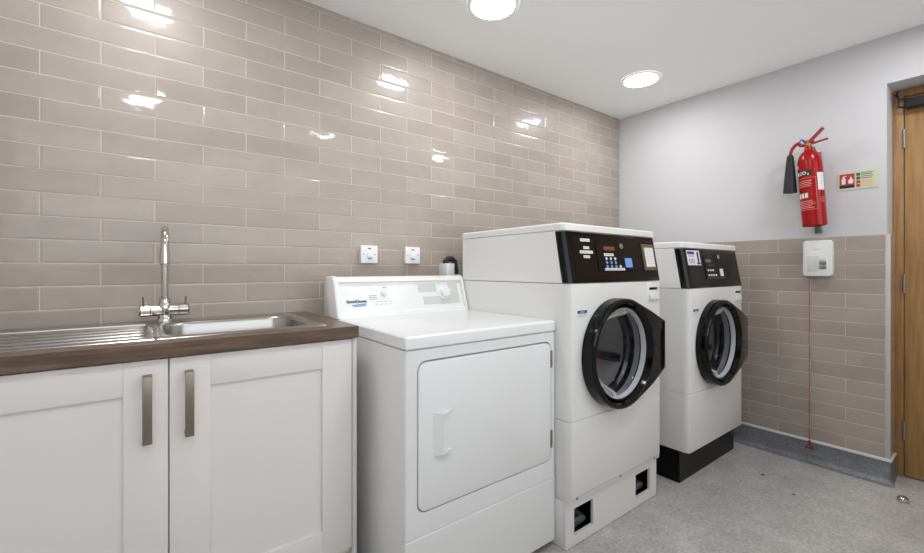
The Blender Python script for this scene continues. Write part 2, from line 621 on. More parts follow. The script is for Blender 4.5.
for k in range(5):
    xx = wx0 + (wx1 - wx0 - .035) * k / 4
    box(bm, xx, xx + .035, ROOM_Y0 - .08, ROOM_Y0 - .02, 1.135, 2.205, .002)
obj('window_frame', bm, 'trim_white', win)
for k in range(4):
    xx = wx0 + (wx1 - wx0 - .035) * k / 4 + .035
    obj('pane', box(B(), xx, xx + (wx1 - wx0 - .035) / 4 - .035, ROOM_Y0 - .056, ROOM_Y0 - .044, 1.135, 2.205), 'pane', win, smooth=False)
# room beyond the door, closed off
# skirting with a coved foot
def skirt_profile():
    h, t, r = .117, .004, .03
    p = [(0, h), (-t, h), (-t, r)]
    for k in range(1, 8):
        a = radians(90 * k / 7)
        p.append((-t - r + r * cos(a), r - r * sin(a)))
    p = [(u, v + .0005) for u, v in p]
    p += [(-t - r - .012, .0002), (0, 0.0002)]
    return p
sk = skirt_profile()
sk = [(-.0 + u, v) for u, v in sk]
bm = ring_loft(B(), [[(.009 + u - .002, y, v) for u, v in sk] for y in (-.005, DY0 + .002)])
# return into the door opening: round the corner then along the reveal
rings = []
for k in range(7):
    a = radians(90 * k / 6)
    rings.append([(.009 - .002 + max(u, -.046 + .030 * k / 6) * cos(a), DY0 + .002 + max(u, -.046 + .030 * k / 6) * sin(a), v) for u, v in sk])
for x in (FX - .02,):
    rings.append([(x, DY0 + .002 + max(u, -.012), v) for u, v in sk])
ring_loft(bm, rings)
struct('baseboard_right', bm, 'skirt', label='dark grey coved vinyl skirting under the white capping strip', cat='skirting')
bm = ring_loft(B(), [[(x, u - .001, v) for u, v in sk] for x in (ROOM_X0, -.01)])
struct('baseboard_back', bm, 'skirt', label='dark grey coved vinyl skirting behind the machines', cat='skirting')
# white capping strip
bm = box(B(), -.006, .008, DY0 - .001, -.002, .115, .130, .003)
box(bm, -.004, FX - .03, DY0 - .008, DY0 + .001, .115, .130, .003)
struct('trim_1', bm, 'trim_white', label='white capping strip on top of the grey skirting', cat='trim')
bm = box(B(), -.0025, .010, DY0 - .003, DY0 + .0165, .128, TZ1, .0015)
struct('trim_2', bm, 'edge_trim', label='pale vertical tile edge trim at the door opening corner', cat='trim')
bm = box(B(), -.001, .010, DY0 + .008, -.001, TZ1 - .0005, TZ1 + .003, .001)
struct('trim_3', bm, 'edge_trim', label='thin pale finishing line along the top of the half height tiles', cat='trim')

# ------------------------------------------------------------------ door
door = bpy.data.objects.new('door_1', None)
COL.objects.link(door)
door.location = (FX + .02, DY0 - .03, 0)
tag(door, 'oak veneered door in the deep opening right of the fire extinguisher', 'door', kind='structure')
fw = .030
bm = box(B(), FX, FX + .09, DY0 - fw, DY0 + .011, 0, DZ - .002, .002)
box(bm, FX, FX + .09, DY1, DY1 + fw, 0, DZ - .002, .002)
box(bm, FX, FX + .09, DY1 + fw, DY0 - fw, DZ - .04, DZ - .002, .002)
box(bm, FX + .050, FX + .075, DY0 - fw - .015, DY0 - fw + .001, 0, DZ - .03, .001)  # unseen stop strips and threshold bar added to block sky leaking round the leaf
box(bm, FX + .050, FX + .075, DY1 + fw - .001, DY1 + fw + .015, 0, DZ - .03, .001)
box(bm, FX + .050, FX + .075, DY1 + fw, DY0 - fw, DZ - .056, DZ - .03, .001)
box(bm, FX + .050, FX + .075, DY1 + fw, DY0 - fw, 0, .012, .001)
obj('door_frame', bm, 'oak_frame', door)
bm = box(B(), FX + .004, FX + .048, DY1 + fw + .003, DY0 - fw - .003, .008, DZ - .044, .001)
obj('door_leaf', bm, 'oak', door)
for z in (.25, 1.03, 1.80):
    bm = cyl(B(), (FX - .004, DY0 - fw - .002, z - .05), (FX - .004, DY0 - fw - .002, z + .05), .0065, n=16)
    box(bm, FX - .0005, FX + .004, DY0 - fw - .006, DY0 - fw - .003, z - .05, z + .05, .0003)
    obj('hinge', bm, 'hinge', door)
bm = box(B(), FX - .052, FX + .004, DY0 - fw - .26, DY0 - fw - .008, 1.950, 1.996, .006)
dc = obj('door_closer', bm, 'closer', door)
bm = tube(B(), [(FX - .04, DY0 - fw - .04, 1.99), (FX - .06, DY0 - .018, 2.0), (FX - .045, DY0 - .008, 2.03), (FX - .02, DY0 - .010, 2.045)], .006, 8)
tube(bm, [(FX - .06, DY0 - .018, 2.0), (FX - .05, DY0 - .016, 1.965), (FX - .02, DY0 - fw - .02, 1.945)], .004, 8)
obj('closer_arm', bm, 'closer', dc)

# ------------------------------------------------------------------ downlights
def make_light(loc, label):
    t = thing('ceiling_light', label, 'ceiling light', loc, 'round downlights in the ceiling')
    x, y, z = loc
    bm = lathe(B(), [(.098, -.003), (.102, -.0075), (.112, -.0065), (.118, -.002), (.118, .0)], 'Z', loc, 64)
    obj('bezel', bm, 'ceiling', t)
    bm = lathe(B(), [(.0, -.006), (.06, -.006), (.099, -.0045)], 'Z', loc, 64)
    obj('diffuser', bm, 'lamp', t)
    return t
LX, LY = (-.53, -1.78, -3.03), (-.49, -1.76)
ll = {(0, 0): 'round white downlight nearest the far corner by the painted end wall',
      (1, 0): 'round white downlight above the dryer, cut by the top of the picture',
      (2, 0): 'round white downlight above the sink',
      (0, 1): 'round white downlight in front of the oak door',
      (1, 1): 'round white downlight in the middle of the room',
      (2, 1): 'round white downlight in the second row, nearest the sink end'}
first = None
for (i, j), lab in ll.items():
    loc = (LX[i], LY[j], CEIL - .0005)
    if first is None:
        first = make_light(loc, lab)
    else:
        c = copy_tree(first); c.location = loc; c['label'] = lab

# ------------------------------------------------------------------ base cabinet
CF = -.585                     # door front plane
CX0, CX1 = -3.497, -2.474
cab = thing('base_cabinet', 'white shaker sink base cabinet under the brown worktop', 'cabinet', (-2.985, -.3, 0))
bm = box(B(), CX0, -2.492, -.562, -.05, .15, .8775, .001)
cut = box(B(), CX0 + .018, -2.510, -.5, -.07, .168, .9)
bm = boolean(bm, cut)
obj('carcass', bm, 'carcass', cab, smooth=False)
obj('end_panel', box(B(), -2.489, CX1, CF + .001, -.03, .0, .8775, .001), 'carcass', cab)
obj('kickboard', box(B(), CX0, -2.491, -.53, -.514, .0, .148, .001), 'carcass', cab)
def shaker(x0, x1, px0, px1):
    z0, z1, pz0, pz1 = .176, .874, .264, .788
    o = [(x0, z0), (x1, z0), (x1, z1), (x0, z1)]
    bm = box(B(), x0, px0, CF, CF + .02, z0, z1, .0012)
    box(bm, px1, x1, CF, CF + .02, z0, z1, .0012)
    box(bm, px0, px1, CF + .0004, CF + .02, pz1, z1, .0012)
    box(bm, px0, px1, CF + .0004, CF + .02, z0, pz0, .0012)
    box(bm, px0 - .002, px1 + .002, CF + .009, CF + .018, pz0 - .002, pz1 + .002)
    return obj('door', bm, 'shaker', cab)
def bar_handle(door_o, xc):
    z0, z1 = .668, .838
    bm = box(B(), xc - .010, xc + .010, CF - .034, CF - .026, z0, z1, .001)
    box(bm, xc - .010, xc + .010, CF - .030, CF + .0002, z1 - .010, z1, .001)
    box(bm, xc - .010, xc + .010, CF - .030, CF + .0002, z0, z0 + .010, .001)
    obj('handle', bm, 'nickel', door_o)
dL = shaker(-3.495, -2.9965, -3.405, -3.0885)
bar_handle(dL, -3.0405)
dR = shaker(-2.9935, -2.4925, -2.901, -2.591)
bar_handle(dR, -2.951)

# ------------------------------------------------------------------ worktop with the sink cut out
SX0, SX1, SY0, SY1 = -3.53, -2.553, -.535, -.045
ZT = .918
bm = box(B(), ROOM_X0 + .002, CX1, -.602, -.001, .879, ZT, .0015)
bm = boolean(bm, box(B(), SX0 + .02, SX1 - .02, SY0 + .02, SY1 - .02, .85, .95))
wt = obj('worktop', bm, 'worktop', smooth=False)
tag(wt, 'brown wood effect worktop holding the steel sink', 'worktop')

# ------------------------------------------------------------------ sink
sink = thing('sink', 'stainless steel inset sink with ribbed drainer on the left', 'sink', (-3.04, -.29, ZT))
BX0, BX1, BY0, BY1 = -2.998, -2.585, -.505, -.150
zr = ZT + .004
bm = B()
# rim plate: outer outline to bowl opening (matching vertex counts)
def rr(x0, x1, y0, y1, r, n=8): return rrect(x0, x1, y0, y1, r, n)
bowl = rr(BX0, BX1, BY0, BY1, .085)
# bowl
rings = []
for d, z in ((-.006, zr), (0, zr - .003), (.004, zr - .012), (.008, zr - .06), (.012, zr - .12), (.02, zr - .145), (.045, zr - .155), (.12, zr - .158)):
    o = inset(bowl, max(d, 0)) if d >= 0 else inset(bowl, d)
    rings.append([(x, y, z) for x, y in o])
# flat area round the bowl (half plate)
plate = rr(-3.028, SX1, SY0, SY1, .012)
rings = [[(x, y, ZT + .0005) for x, y in plate], [(x, y, zr) for x, y in inset(plate, .004)]] + rings
R = ring_loft(bm, rings, cap=False)
bm.faces.ensure_lookup_table()
top = [v for v in bm.verts if abs(v.co.z - (zr - .158)) < 1e-5]
obm = bm
last = rings[-1]
vs = [bm.verts.new(p) for p in last]
bm.faces.new(vs)
obj('bowl', bm, 'steel', sink, angle=50)
# drainer with ribs: height field strip in y
bm = B()
ys = []
N = 240
def drain_h(y):
    # five grooves between y=-.19 and y=-.49
    if -.500 < y < -.155:
        t = (y + .155) / -.345 * 5
        f = abs(t - math.floor(t) - .5)
        return -.008 + .008 * math.exp(-(f / .11) ** 2)
    return 0
xs = [SX0, SX0 + .004, SX0 + .03, SX0 + .045] + [SX0 + .06 + k * .07 for k in range(6)] + [-3.06, -3.05, -3.043, -3.036, -3.030, -3.026]
grid = []
for x in xs:
    row = []
    fade = 1.0
    if x > -3.05: fade = max(0, (-3.036 - x) / .014 + 0.0)
    if x < SX0 + .04: fade = max(0, (x - SX0 - .03) / .01)
    fade = min(1, max(0, fade))
    for k in range(N + 1):
        y = SY0 + (SY1 - SY0) * k / N
        e = min(y - SY0, SY1 - y)
        z = zr + drain_h(y) * fade
        if e < .004 or x <= SX0 + .0005: z = ZT + .0005 + min(e / .004, 1) * (zr - ZT - .0005) * (0 if x <= SX0 + .0005 else 1)
        row.append(bm.verts.new((x, y, z)))
    grid.append(row)
for i in range(len(xs) - 1):
    for k in range(N):
        bm.faces.new((grid[i][k], grid[i + 1][k], grid[i + 1][k + 1], grid[i][k + 1]))
obj('drainer', bm, 'steel', sink, angle=60)
bm = lathe(B(), [(.0, .004), (.018, .004), (.034, .002), (.042, .0035), (.044, .001)], 'Z', (-2.78, -.33, zr - .158), 32)
obj('plughole', bm, 'chrome', sink)

# ------------------------------------------------------------------ mixer tap
TX, TY = -2.989, -.10
tap = thing('mixer_tap', 'tall chrome monobloc mixer tap with two lever heads behind the sink', 'tap', (TX, TY, zr))
z0 = zr
bm = lathe(B(), [(.025, 0), (.025, .006), (.021, .014), (.019, .024), (.021, .034), (.022, .05), (.019, .062), (.0165, .068), (.0165, .082), (.011, .085), (.0001, .085)], 'Z', (TX, TY, z0), 32)
cyl(bm, (TX - .040, TY, z0 + .040), (TX + .040, TY, z0 + .040), .0200, n=28)
obj('body', bm, 'chrome', tap)
for s in (-1, 1):
    bm = B()
    tube(bm, [(TX + s * .0405, TY, z0 + .040), (TX + s * .0425, TY, z0 + .040), (TX + s * .068, TY, z0 + .040), (TX + s * .073, TY, z0 + .040)], [.0185, .0210, .0210, .016], 28)
    obj('tap_head', bm, 'chrome', tap)
    bm = tube(B(), [(TX + s * .060, TY - .006, z0 + .055), (TX + s * .061, TY - .008, z0 + .070), (TX + s * .062, TY - .010, z0 + .088)], [.003, .0026, .003], 10)
    obj('lever', bm, 'nickel', tap)
# spout: rises, arcs forward to the bowl and comes down
pts = [(TX, TY, z0 + .08), (TX, TY, z0 + .18), (TX, TY, z0 + .255)]
rad = [.0105, .0105, .0105]
import mathutils
fd = Vector((-.03, -1, 0)).normalized()
ra = .062
for k in range(1, 15):
    a = radians(180 * k / 14)
    c = Vector((TX, TY, z0 + .262)) + fd * ra
    p = c - fd * ra * cos(a) + Vector((0, 0, 1)) * ra * sin(a)
    pts.append(tuple(p)); rad.append(.0112)
e = Vector(pts[-1])
for dz, r in ((-.012, .0130), (-.025, .0145), (-.058, .0150), (-.059, .0125), (-.062, .0120)):
    pts.append(tuple(e + Vector((0, 0, dz)))); rad.append(r)
bm = tube(B(), pts, rad, 20)
obj('spout', bm, 'chrome', tap, angle=50)

# ------------------------------------------------------------------ tumble dryer
DX0, DX1, DF = -2.42, -1.7365, -.817
dry = thing('tumble_dryer', 'white tumble dryer with a flat rectangular door, standing between sink cabinet and washing machines', 'dryer', ((DX0 + DX1) / 2, -.45, 0))
def plan(x0, x1, yf, yb, r=.007, n=5):
    p = [(x1, yb), (x0, yb)]
    for k in range(n + 1):
        a = radians(180 + 90 * k / n); p.append((x0 + r + r * cos(a), yf + r + r * sin(a)))
    for k in range(n + 1):
        a = radians(270 + 90 * k / n); p.append((x1 - r + r * cos(a), yf + r + r * sin(a)))
    return p
def levels(bm, outline, lv):
    return ring_loft(bm, [[(x, y, z) for x, y in (inset(outline, d) if d else outline)] for z, d in lv])
pl = plan(DX0 + .001, DX1 - .001, DF, -.11)
pc = plan(DX0 + .001, DX1 - .001, DF + .020, -.11)
RL = lambda o, z, d=0: [(x, y, z) for x, y in (inset(o, d) if d else o)]
bm = ring_loft(B(), [RL(pc, .028), RL(pc, .2795), RL(pl, .2797), RL(pl, .2815), RL(pl, .8575), RL(pl, .8585, .001), RL(pl, .8585, .006), RL(pl, .863, .006)])
ddx0, ddx1, ddz0, ddz1 = -2.374, -1.764, .353, .817
cut = slab_y(B(), rrect(ddx0 - .0045, ddx1 + .0025, ddz0 - .0035, ddz1 + .006, .034), DF + .022, DF - .05, 0)
bm = boolean(bm, cut)
obj('cabinet', bm, 'enamel', dry)
bm = levels(B(), plan(DX0 + .001, DX1 - .001, DF - .0015, DF + .0195, .007), [(.028, .004), (.031, 0), (.2745, 0), (.2765, .0015), (.2775, .004)])
obj('lower_panel', bm, 'enamel', dry)
# top lid
bm = levels(B(), plan(DX0 - .001, DX1 + .001, DF - .006, -.105, .014), [(.8625, .003), (.8645, 0), (.893, 0), (.898, .0015), (.9015, .006), (.903, .012)])
obj('top', bm, 'enamel', dry)
# door
bm = slab_y(B(), rrect(ddx0, ddx1, ddz0, ddz1, .030), DF + .02, DF - .002, .003)
dd = obj('door', bm, 'enamel', dry)
# cup handle on the door
hx0, hx1, hx2, hz0, hz1 = -2.322, -2.292, -2.250, .517, .654
yf = DF - .002
def wedge(z0, z1):
    b = B()
    a = [(hx0, yf + .001, z0), (hx1, yf - .019, z0 + (.004 if z0 == hz0 else 0)), (hx1 + .004, yf - .019, z0 + (.004 if z0 == hz0 else 0)), (hx1 + .004, yf + .001, z0)]
    c = [(hx0, yf + .001, z1), (hx1, yf - .019, z1 - (.004 if z1 == hz1 else 0)), (hx1 + .004, yf - .019, z1 - (.004 if z1 == hz1 else 0)), (hx1 + .004, yf + .001, z1)]
    return ring_loft(b, [a, c])
bm = wedge(hz0, hz1)
for z0_, z1_, dz in ((hz1 - .007, hz1, -.004), (hz0, hz0 + .007, .004)):
    a = [(hx1 + .002, yf - .019, z0_ + dz), (hx1 + .002, yf - .019, z1_ + dz), (hx1 + .002, yf + .001, z1_), (hx1 + .002, yf + .001, z0_)]
    c = [(hx2 - .012, yf - .012, z0_ + dz * .5), (hx2 - .012, yf - .012, z1_ + dz * .5), (hx2 - .012, yf + .001, z1_), (hx2 - .012, yf + .001, z0_)]
    d = [(hx2 + .004, yf - .0015, z0_), (hx2 + .004, yf - .0015, z1_), (hx2 + .004, yf + .001, z1_), (hx2 + .004, yf + .001, z0_)]
    ring_loft(bm, [a, c, d])
obj('handle', bm, 'enamel', dd, angle=25)
for z in (.752, .436):
    bm = box(B(), ddx1 - .004, ddx1 + .006, DF - .005, DF + .004, z - .034, z + .034, .001)
    for dz in (-.012, .012):
        box(bm, ddx1 - .0055, ddx1 + .0065, DF - .0062, DF, z + dz - .001, z + dz + .001)
    obj('hinge', bm, 'nickel', dry)
# back control console
cpf = [(-.10, .9025), (-.102, 1.060), (-.115, 1.072), (-.178, 1.0745), (-.196, 1.070), (-.203, 1.060)]
face_t, face_b = (-.198, 1.048), (-.237, .925)
prof = cpf + [(-.206, 1.052), (-.197, 1.046), (-.238, .922), (-.252, .918), (-.258, .9025)]
bm = ring_loft(B(), [[(x, y, z) for y, z in prof] for x in (DX0 + .016, DX1 - .018)])
con = obj('console', bm, 'plastic_white', dry, angle=30)
capf = [(-.098, .902), (-.100, 1.060), (-.114, 1.0755), (-.180, 1.078), (-.200, 1.073), (-.212, 1.058), (-.248, .945), (-.262, .9035)]
cc = (-.17, .98)
def capring(x, s):
    return [(x, cc[0] + (y - cc[0]) * s, .9025 + (z - .9025) * (1 - (1 - s) * .5)) for y, z in capf]
for xa, xb in ((DX0, DX0 + .018), (DX1 - .002, DX1 - .020)):
    sg = 1 if xb > xa else -1
    bm = ring_loft(B(), [capring(xa, .93), capring(xa + sg * .003, .98), capring(xa + sg * .007, 1), capring(xb, 1)])
    obj('end_cap', bm, 'plastic_white', con, angle=50)
# console face frame: t along x, s down the face
fdir = Vector((0, face_b[0] - face_t[0], face_b[1] - face_t[1])).normalized()
fnor = Vector((0, fdir.z, -fdir.y)).normalized()
if fnor.y > 0: fnor = -fnor
def onface(x, z, out=0.0):
    t = (face_t[1] - z) / (face_t[1] - face_b[1])
    p = Vector((x, face_t[0] + (face_b[0] - face_t[0]) * t, z))
    return p + fnor * out
def facerect(bm, x0, x1, z0, z1, out=.0008, skew=0.0):
    vs = [onface(x0 + skew, z0, out), onface(x1 + skew, z0, out), onface(x1, z1, out), onface(x0, z1, out)]
    vb = [onface(x0 + skew, z0, -.001), onface(x1 + skew, z0, -.001), onface(x1, z1, -.001), onface(x0, z1, -.001)]
    return ring_loft(bm, [vs, vb])
bm = facerect(B(), -1.985, -1.775, .938, .975, .0008, .0)
facerect(bm, -2.005, -1.905, .997, 1.035, .0008)
facerect(bm, -1.83, -1.775, .975, 1.035, .0008)
sc_bm = bm
bm = text_bm('SpeedQueen', .0174, .0004)
xf(bm, lambda c: onface(-2.322 + c.x, .968, .0012) - fdir * c.y + fnor * c.z)
obj('logo_lettering', bm, 'logo_dark', con, smooth=False)
bm = B()
for q in (0, 1):
    vs = [(-2.345 + q * .008, .954 - q * .005), (-2.275, .9585 - q * .006), (-2.285 - q * .0, .9545 - q * .006), (-2.345 + q * .008, .951 - q * .005)]
    ring_loft(bm, [[onface(x, z, .0014) for x, z in vs], [onface(x, z, 0) for x, z in vs]])
obj('logo_swoosh', bm, 'logo_blue', con, smooth=False)
def knob(x, z, r, d, name='knob'):
    c = onface(x, z, 0)
    bm = tube(B(), [c, c + fnor * d * .25, c + fnor * d * .25, c + fnor * d * .9, c + fnor * d], [r * 1.25, r * 1.2, r, r * .88, r * .78], 32)
    a = c + fnor * d
    xv = Vector((1, 0, 0)) * .8 - fdir * .35
    xv.normalize(); yv = fnor.cross(xv)
    w = r * .16
    lo = [a + xv * r * .95 + yv * w, a + xv * r * .95 - yv * w, a - xv * r * .95 - yv * w, a - xv * r * .95 + yv * w]
    ring_loft(bm, [[p - fnor * d * .5 for p in lo], [p + fnor * .003 for p in lo]])
    return obj(name, bm, 'plastic_white', con)
knob(-1.862, .990, .028, .022)
knob(-2.190, .997, .0125, .012)
bm = B()
for k in range(3):
    facerect(bm, -2.262 + k * .0, -2.225, .990 - k * .008, .992 - k * .008, .0009)
for k in range(4):
    facerect(bm, -2.235 + k * .022, -2.222 + k * .022, .962, .9635, .0009)
    facerect(bm, -2.235 + k * .022, -2.224 + k * .022, .950, .9515, .0009)
facerect(bm, -2.19, -2.175, 1.022, 1.026, .0009)
objs('dial_marking', bm, 'label_grey', con, smooth=False)
objs('printed_scale', sc_bm, 'patch_grey', con, smooth=False)
bm = B()
for x in (DX0 + .05, DX1 - .05):
    for y in (DF + .05, -.17):
        cyl(bm, (x, y, 0), (x, y, .03), .02, n=20)
objs('foot', bm, 'rubber', dry)

# ------------------------------------------------------------------ washing machines
def make_washer(name, label, x0, yf, zb, plinth_kind, big):
    W, D = .690, .688
    t = thing(name, label, 'washing machine', (x0 + W / 2, yf + D / 2, 0), 'white washing machines on plinths')
    x1, yb = x0 + W, yf + D
    def P(z, d=0.0):
        """plan outline at front position yf (shifted d back)"""
        p = [(x1, yb), (x0, yb), (x0, yf + .034 + d), (x0 + .0015, yf + .022 + d), (x0 + .006, yf + .009 + d), (x0 + .012, yf + .002 + d), (x0 + .020, yf + d)]
        q = [(x0 + x1 - x, y) for x, y in p[::-1]][:-2]
        return [(x, y, z) for x, y in p + q]
    def ring(z, back, ins=0.0):
        pts = [(p[0], p[1]) for p in P(z, back)]
        if ins: pts = inset(pts, ins)
        return [(x, y, z) for x, y in pts]
    bm = ring_loft(B(), [ring(zb + .0, .0, .006), ring(zb + .003, 0, .001), ring(zb + .006, 0), ring(zb + .2965, 0), ring(zb + .298, 0, .0015), ring(zb + .298, 0, .005),
                         ring(zb + .3015, 0, .005), ring(zb + .3015, 0, .0015), ring(zb + .303, 0), ring(zb + .838, 0), ring(zb + .840, 0, .002)])
    dx, dz = x0 + .300, zb + .543
    cut = B(); lathe(cut, [(.198, -.30), (.198, .30)], 'Y', (dx, yf, dz), 64, cap=True)
    bm = boolean(bm, cut)
    cabm = obj('cabinet', bm, 'enamel_warm', t, angle=30)
    # upper housing, white at the sides, sloping at the front
    ch = .209
    bm = ring_loft(B(), [ring(zb + .8425, .004, .0015), ring(zb + .8425, .004, .0), ring(zb + .8425 + ch - .0005, .040)])
    obj('upper_housing', bm, 'enamel_warm', t, angle=30)
    # console: wraps the front and its corners, lies on the sloping face
    def crow(z, back, out):
        a = [(x0 - .0008, yf + .034 + back), (x0 + .0015 - out, yf + .020 + back), (x0 + .006 - out, yf + .008 + back - out * .5), (x0 + .012, yf + .001 + back - out), (x0 + .020, yf + back - out)]
        return a + [(x0 + x1 - x, y) for x, y in a[::-1]]
    zA, zB = zb + .8435, zb + .8425 + ch - .002
    o0, o1 = crow(zA, .004, .004), crow(zB, .040, .004)
    i0 = [(min(max(x, x0 + .004), x1 - .004), y + .012) for x, y in o0]
    i1 = [(min(max(x, x0 + .004), x1 - .004), y + .012) for x, y in o1]
    bm = B()
    rA = [(x, y, zA) for x, y in o0]; rB = [(x, y, zB) for x, y in o1]
    rAi = [(x, y, zA) for x, y in i0]; rBi = [(x, y, zB) for x, y in i1]
    n = len(rA)
    vs = [[bm.verts.new(p) for p in r] for r in (rA, rB, rBi, rAi)]
    for a in range(4):
        c = (a + 1) % 4
        for j in range(n - 1):
            bm.faces.new((vs[a][j], vs[a][j + 1], vs[c][j + 1], vs[c][j]))
    bm.faces.new([vs[k][0] for k in range(4)]); bm.faces.new([vs[k][-1] for k in range(4)])
    con = obj('console', bm, 'black_gloss', t, angle=30)
    # console face frame
    T0, T1 = Vector((0, yf + .004 - .004, zA)), Vector((0, yf + .040 - .004, zB))
    up = (T1 - T0).normalized()
    nor = Vector((0, -up.z, up.y))
    hgt = (T1 - T0).length
    def F(u, v, out):
        """u: 0..1 across the width, v: 0..1 up the face"""
        return Vector((x0 + u * W, 0, 0)) + T0 + up * (v * hgt) + nor * out
    def frect(bm, u0, u1, v0, v1, out=.0012, r=0.0):
        if r:
            o = rrect(u0 * W, u1 * W, v0 * hgt, v1 * hgt, r, 4)
            o = [(a / W, c / hgt) for a, c in o]
        else:
            o = [(u0, v0), (u1, v0), (u1, v1), (u0, v1)]
        return ring_loft(bm, [[F(a, c, -.001) for a, c in o], [F(a, c, out) for a, c in o]])
    obj('control_film', frect(B(), .06, .965, .06, .94, .0008, .006), 'black_panel', con, smooth=False)
    def fcyl(bm, u, v, r, d, n=20):
        c = F(u, v, 0)
        return tube(bm, [c, c + nor * d * .8, c + nor * d], [r, r, r * .85], n)
    if big:
        bm = frect(B(), .285, .775, .22, .86, .0035, .006)
        pnl = obj('display_panel', bm, 'black_satin', con, angle=20)
        bm = frect(B(), .36, .475, .655, .735, .0045)
        obj('display', bm, 'display', pnl, smooth=False)
        for (a, b_, c, d) in ((.145, .235, .815, .875), (.165, .22, .665, .72), (.125, .25, .575, .635), (.155, .215, .485, .54),
                              (.355, .455, .535, .59), (.345, .56, .235, .285)):
            ot = .0045 if a > .3 else .0016
            obj('printed_label', frect(B(), a, b_, c, d, ot), 'label_white', con, smooth=False,
                extra=[(frect(B(), a + .008, b_ - .01, (c + d) / 2 - .007, (c + d) / 2 + .006, ot + .0004), 'label_grey')])
        for r_ in range(3):
            for k in range(3):
                bm = fcyl(B(), .372 + k * .047, .48 - r_ * .082, .0066, .0068, 16)
                obj('button', bm, 'label_white' if r_ == 0 else 'label_blue', con)
        obj('button', fcyl(B(), .513, .315, .0066, .0068, 16), 'label_white', con)
        obj('selector_knob', fcyl(B(), .545, .75, .013, .012, 24), 'chrome', con)
        obj('card_sticker', frect(B(), .575, .655, .30, .50, .0044), 'label_blue', con, smooth=False)
        bm = frect(B(), .80, .955, .24, .84, .004, .002)
        hd = obj('note_holder', bm, 'nickel', con, angle=20)
        bm = B()
        for k in range(7): frect(bm, .842, .925 - .01 * (k % 3), .71 - k * .055, .716 - k * .055, .0056)
        obj('note', frect(B(), .83, .94, .315, .755, .0052), 'label_white', hd, smooth=False, extra=[(bm, 'label_grey')])
    else:
        bm = B()
        for k in range(6): frect(bm, .335 + k * .055, .37 + k * .055, .225, .24, .0044)
        for k in range(4): frect(bm, .38 + k * .03, .388 + k * .03, .565, .59, .0044)
        pnl = obj('display_panel', frect(B(), .315, .775, .20, .86, .0035, .006), 'black_satin', con, angle=20, extra=[(bm, 'button_grey')])
        obj('display', frect(B(), .345, .435, .66, .73, .0045), M['button_grey'], pnl, smooth=False)
        bm = B()
        frect(bm, .065, .175, .85, .925, .002); frect(bm, .075, .17, .80, .815, .002)
        frect(bm, .215, .245, .62, .92, .002); frect(bm, .20, .26, .60, .64, .002)
        for k in range(4): frect(bm, .08 + k * .025, .088 + k * .025, .62, .74, .002)
        obj('notice_sticker', frect(B(), .055, .265, .575, .955, .0016), 'label_white', con, smooth=False, extra=[(bm, 'label_navy')])
        for r_ in range(2):
            for k in range(4 if r_ else 3):
                bm = fcyl(B(), .362 + k * .042, .44 - r_ * .13, .0062, .0068, 14)
                obj('button', bm, 'label_white', con)
        obj('selector_knob', fcyl(B(), .575, .80, .013, .012, 24), 'chrome', con)
        obj('card_sticker', frect(B(), .575, .635, .28, .48, .0044), 'label_white', con, smooth=False)
    # lid
    zl = zb + .8425 + ch
    bm = ring_loft(B(), [ring(zl + .001, .034, .002), ring(zl + .003, .034, -.001), ring(zl + .026, .034, -.001), ring(zl + .031, .036, .002), ring(zl + .033, .040, .009)])
    obj('lid', bm, 'enamel_warm', t, angle=30)
    # drum opening
    bm = lathe(B(), [(.1985, .001), (.1975, .05), (.185, .06), (.185, .075), (.222, .085), (.222, .36), (.0, .37)], 'Y', (dx, yf, dz), 64)
    dbm = bm
    bm = B()
    for rr_ in (.06, .095, .13, .165, .20):
        m = int(rr_ * 150)
        for k in range(m):
            a = 2 * pi * k / m
            cyl(bm, (dx + rr_ * cos(a), yf + .366, dz + rr_ * sin(a)), (dx + rr_ * cos(a), yf + .3575, dz + rr_ * sin(a)), .004, n=6)
    dr = obj('drum', dbm, 'drum_steel', t, angle=40, extra=[(bm, 'vent_dark')])
    bm = B()
    for k in range(3):
        a = radians(100 + 120 * k)
        c = Vector((dx + .195 * cos(a), yf, dz + .195 * sin(a)))
        tvec = Vector((-sin(a), 0, cos(a))); rv = Vector((cos(a), 0, sin(a)))
        q = lambda yy, s: [c + Vector((0, yy, 0)) + tvec * .035 * s + rv * .035, c + Vector((0, yy, 0)) + tvec * .012 * s - rv * .03 * s, c + Vector((0, yy, 0)) - tvec * .012 * s - rv * .03 * s, c + Vector((0, yy, 0)) - tvec * .035 * s + rv * .035]
        ring_loft(bm, [q(.09, .8), q(.12, 1), q(.34, 1), q(.36, .8)])
    objs('lifter', bm, 'drum_steel', dr)
    # rubber ring just inside
    bm = B()
    gr = [(.1955, -.030), (.1955, -.012), (.189, -.010), (.1850, -.013), (.1855, -.028), (.187, -.034), (.1935, -.034)]
    ring_loft(bm, [[(dx + r * cos(2 * pi * j / 64), yf + h, dz + r * sin(2 * pi * j / 64)) for j in range(64)] for r, h in gr], closed=True)
    obj('gasket', bm, 'gasket', t, angle=50)
    # door: hinge housing plate, ring, glass
    rc, ex, ez = .232, .352, .114
    # tangent points from (ex, +-ez) to circle
    dist = math.hypot(ex, ez); base_a = math.atan2(ez, ex); off = math.acos(rc / dist)
    ta = base_a + off
    outline = []
    for k in range(41):
        a = ta + (2 * pi - 2 * ta) * k / 40
        outline.append((dx + rc * cos(a), dz + rc * sin(a)))
    # straight runs, subdivided, with a chamfered right end
    def seg(p, q, m): return [(p[0] + (q[0] - p[0]) * k / m, p[1] + (q[1] - p[1]) * k / m) for k in range(1, m + 1)]
    lastp = outline[-1]; firstp = outline[0]
    outline += seg(lastp, (dx + ex, dz - ez), 4)
    outline += seg((dx + ex, dz - ez), (dx + ex, dz + ez), 6)
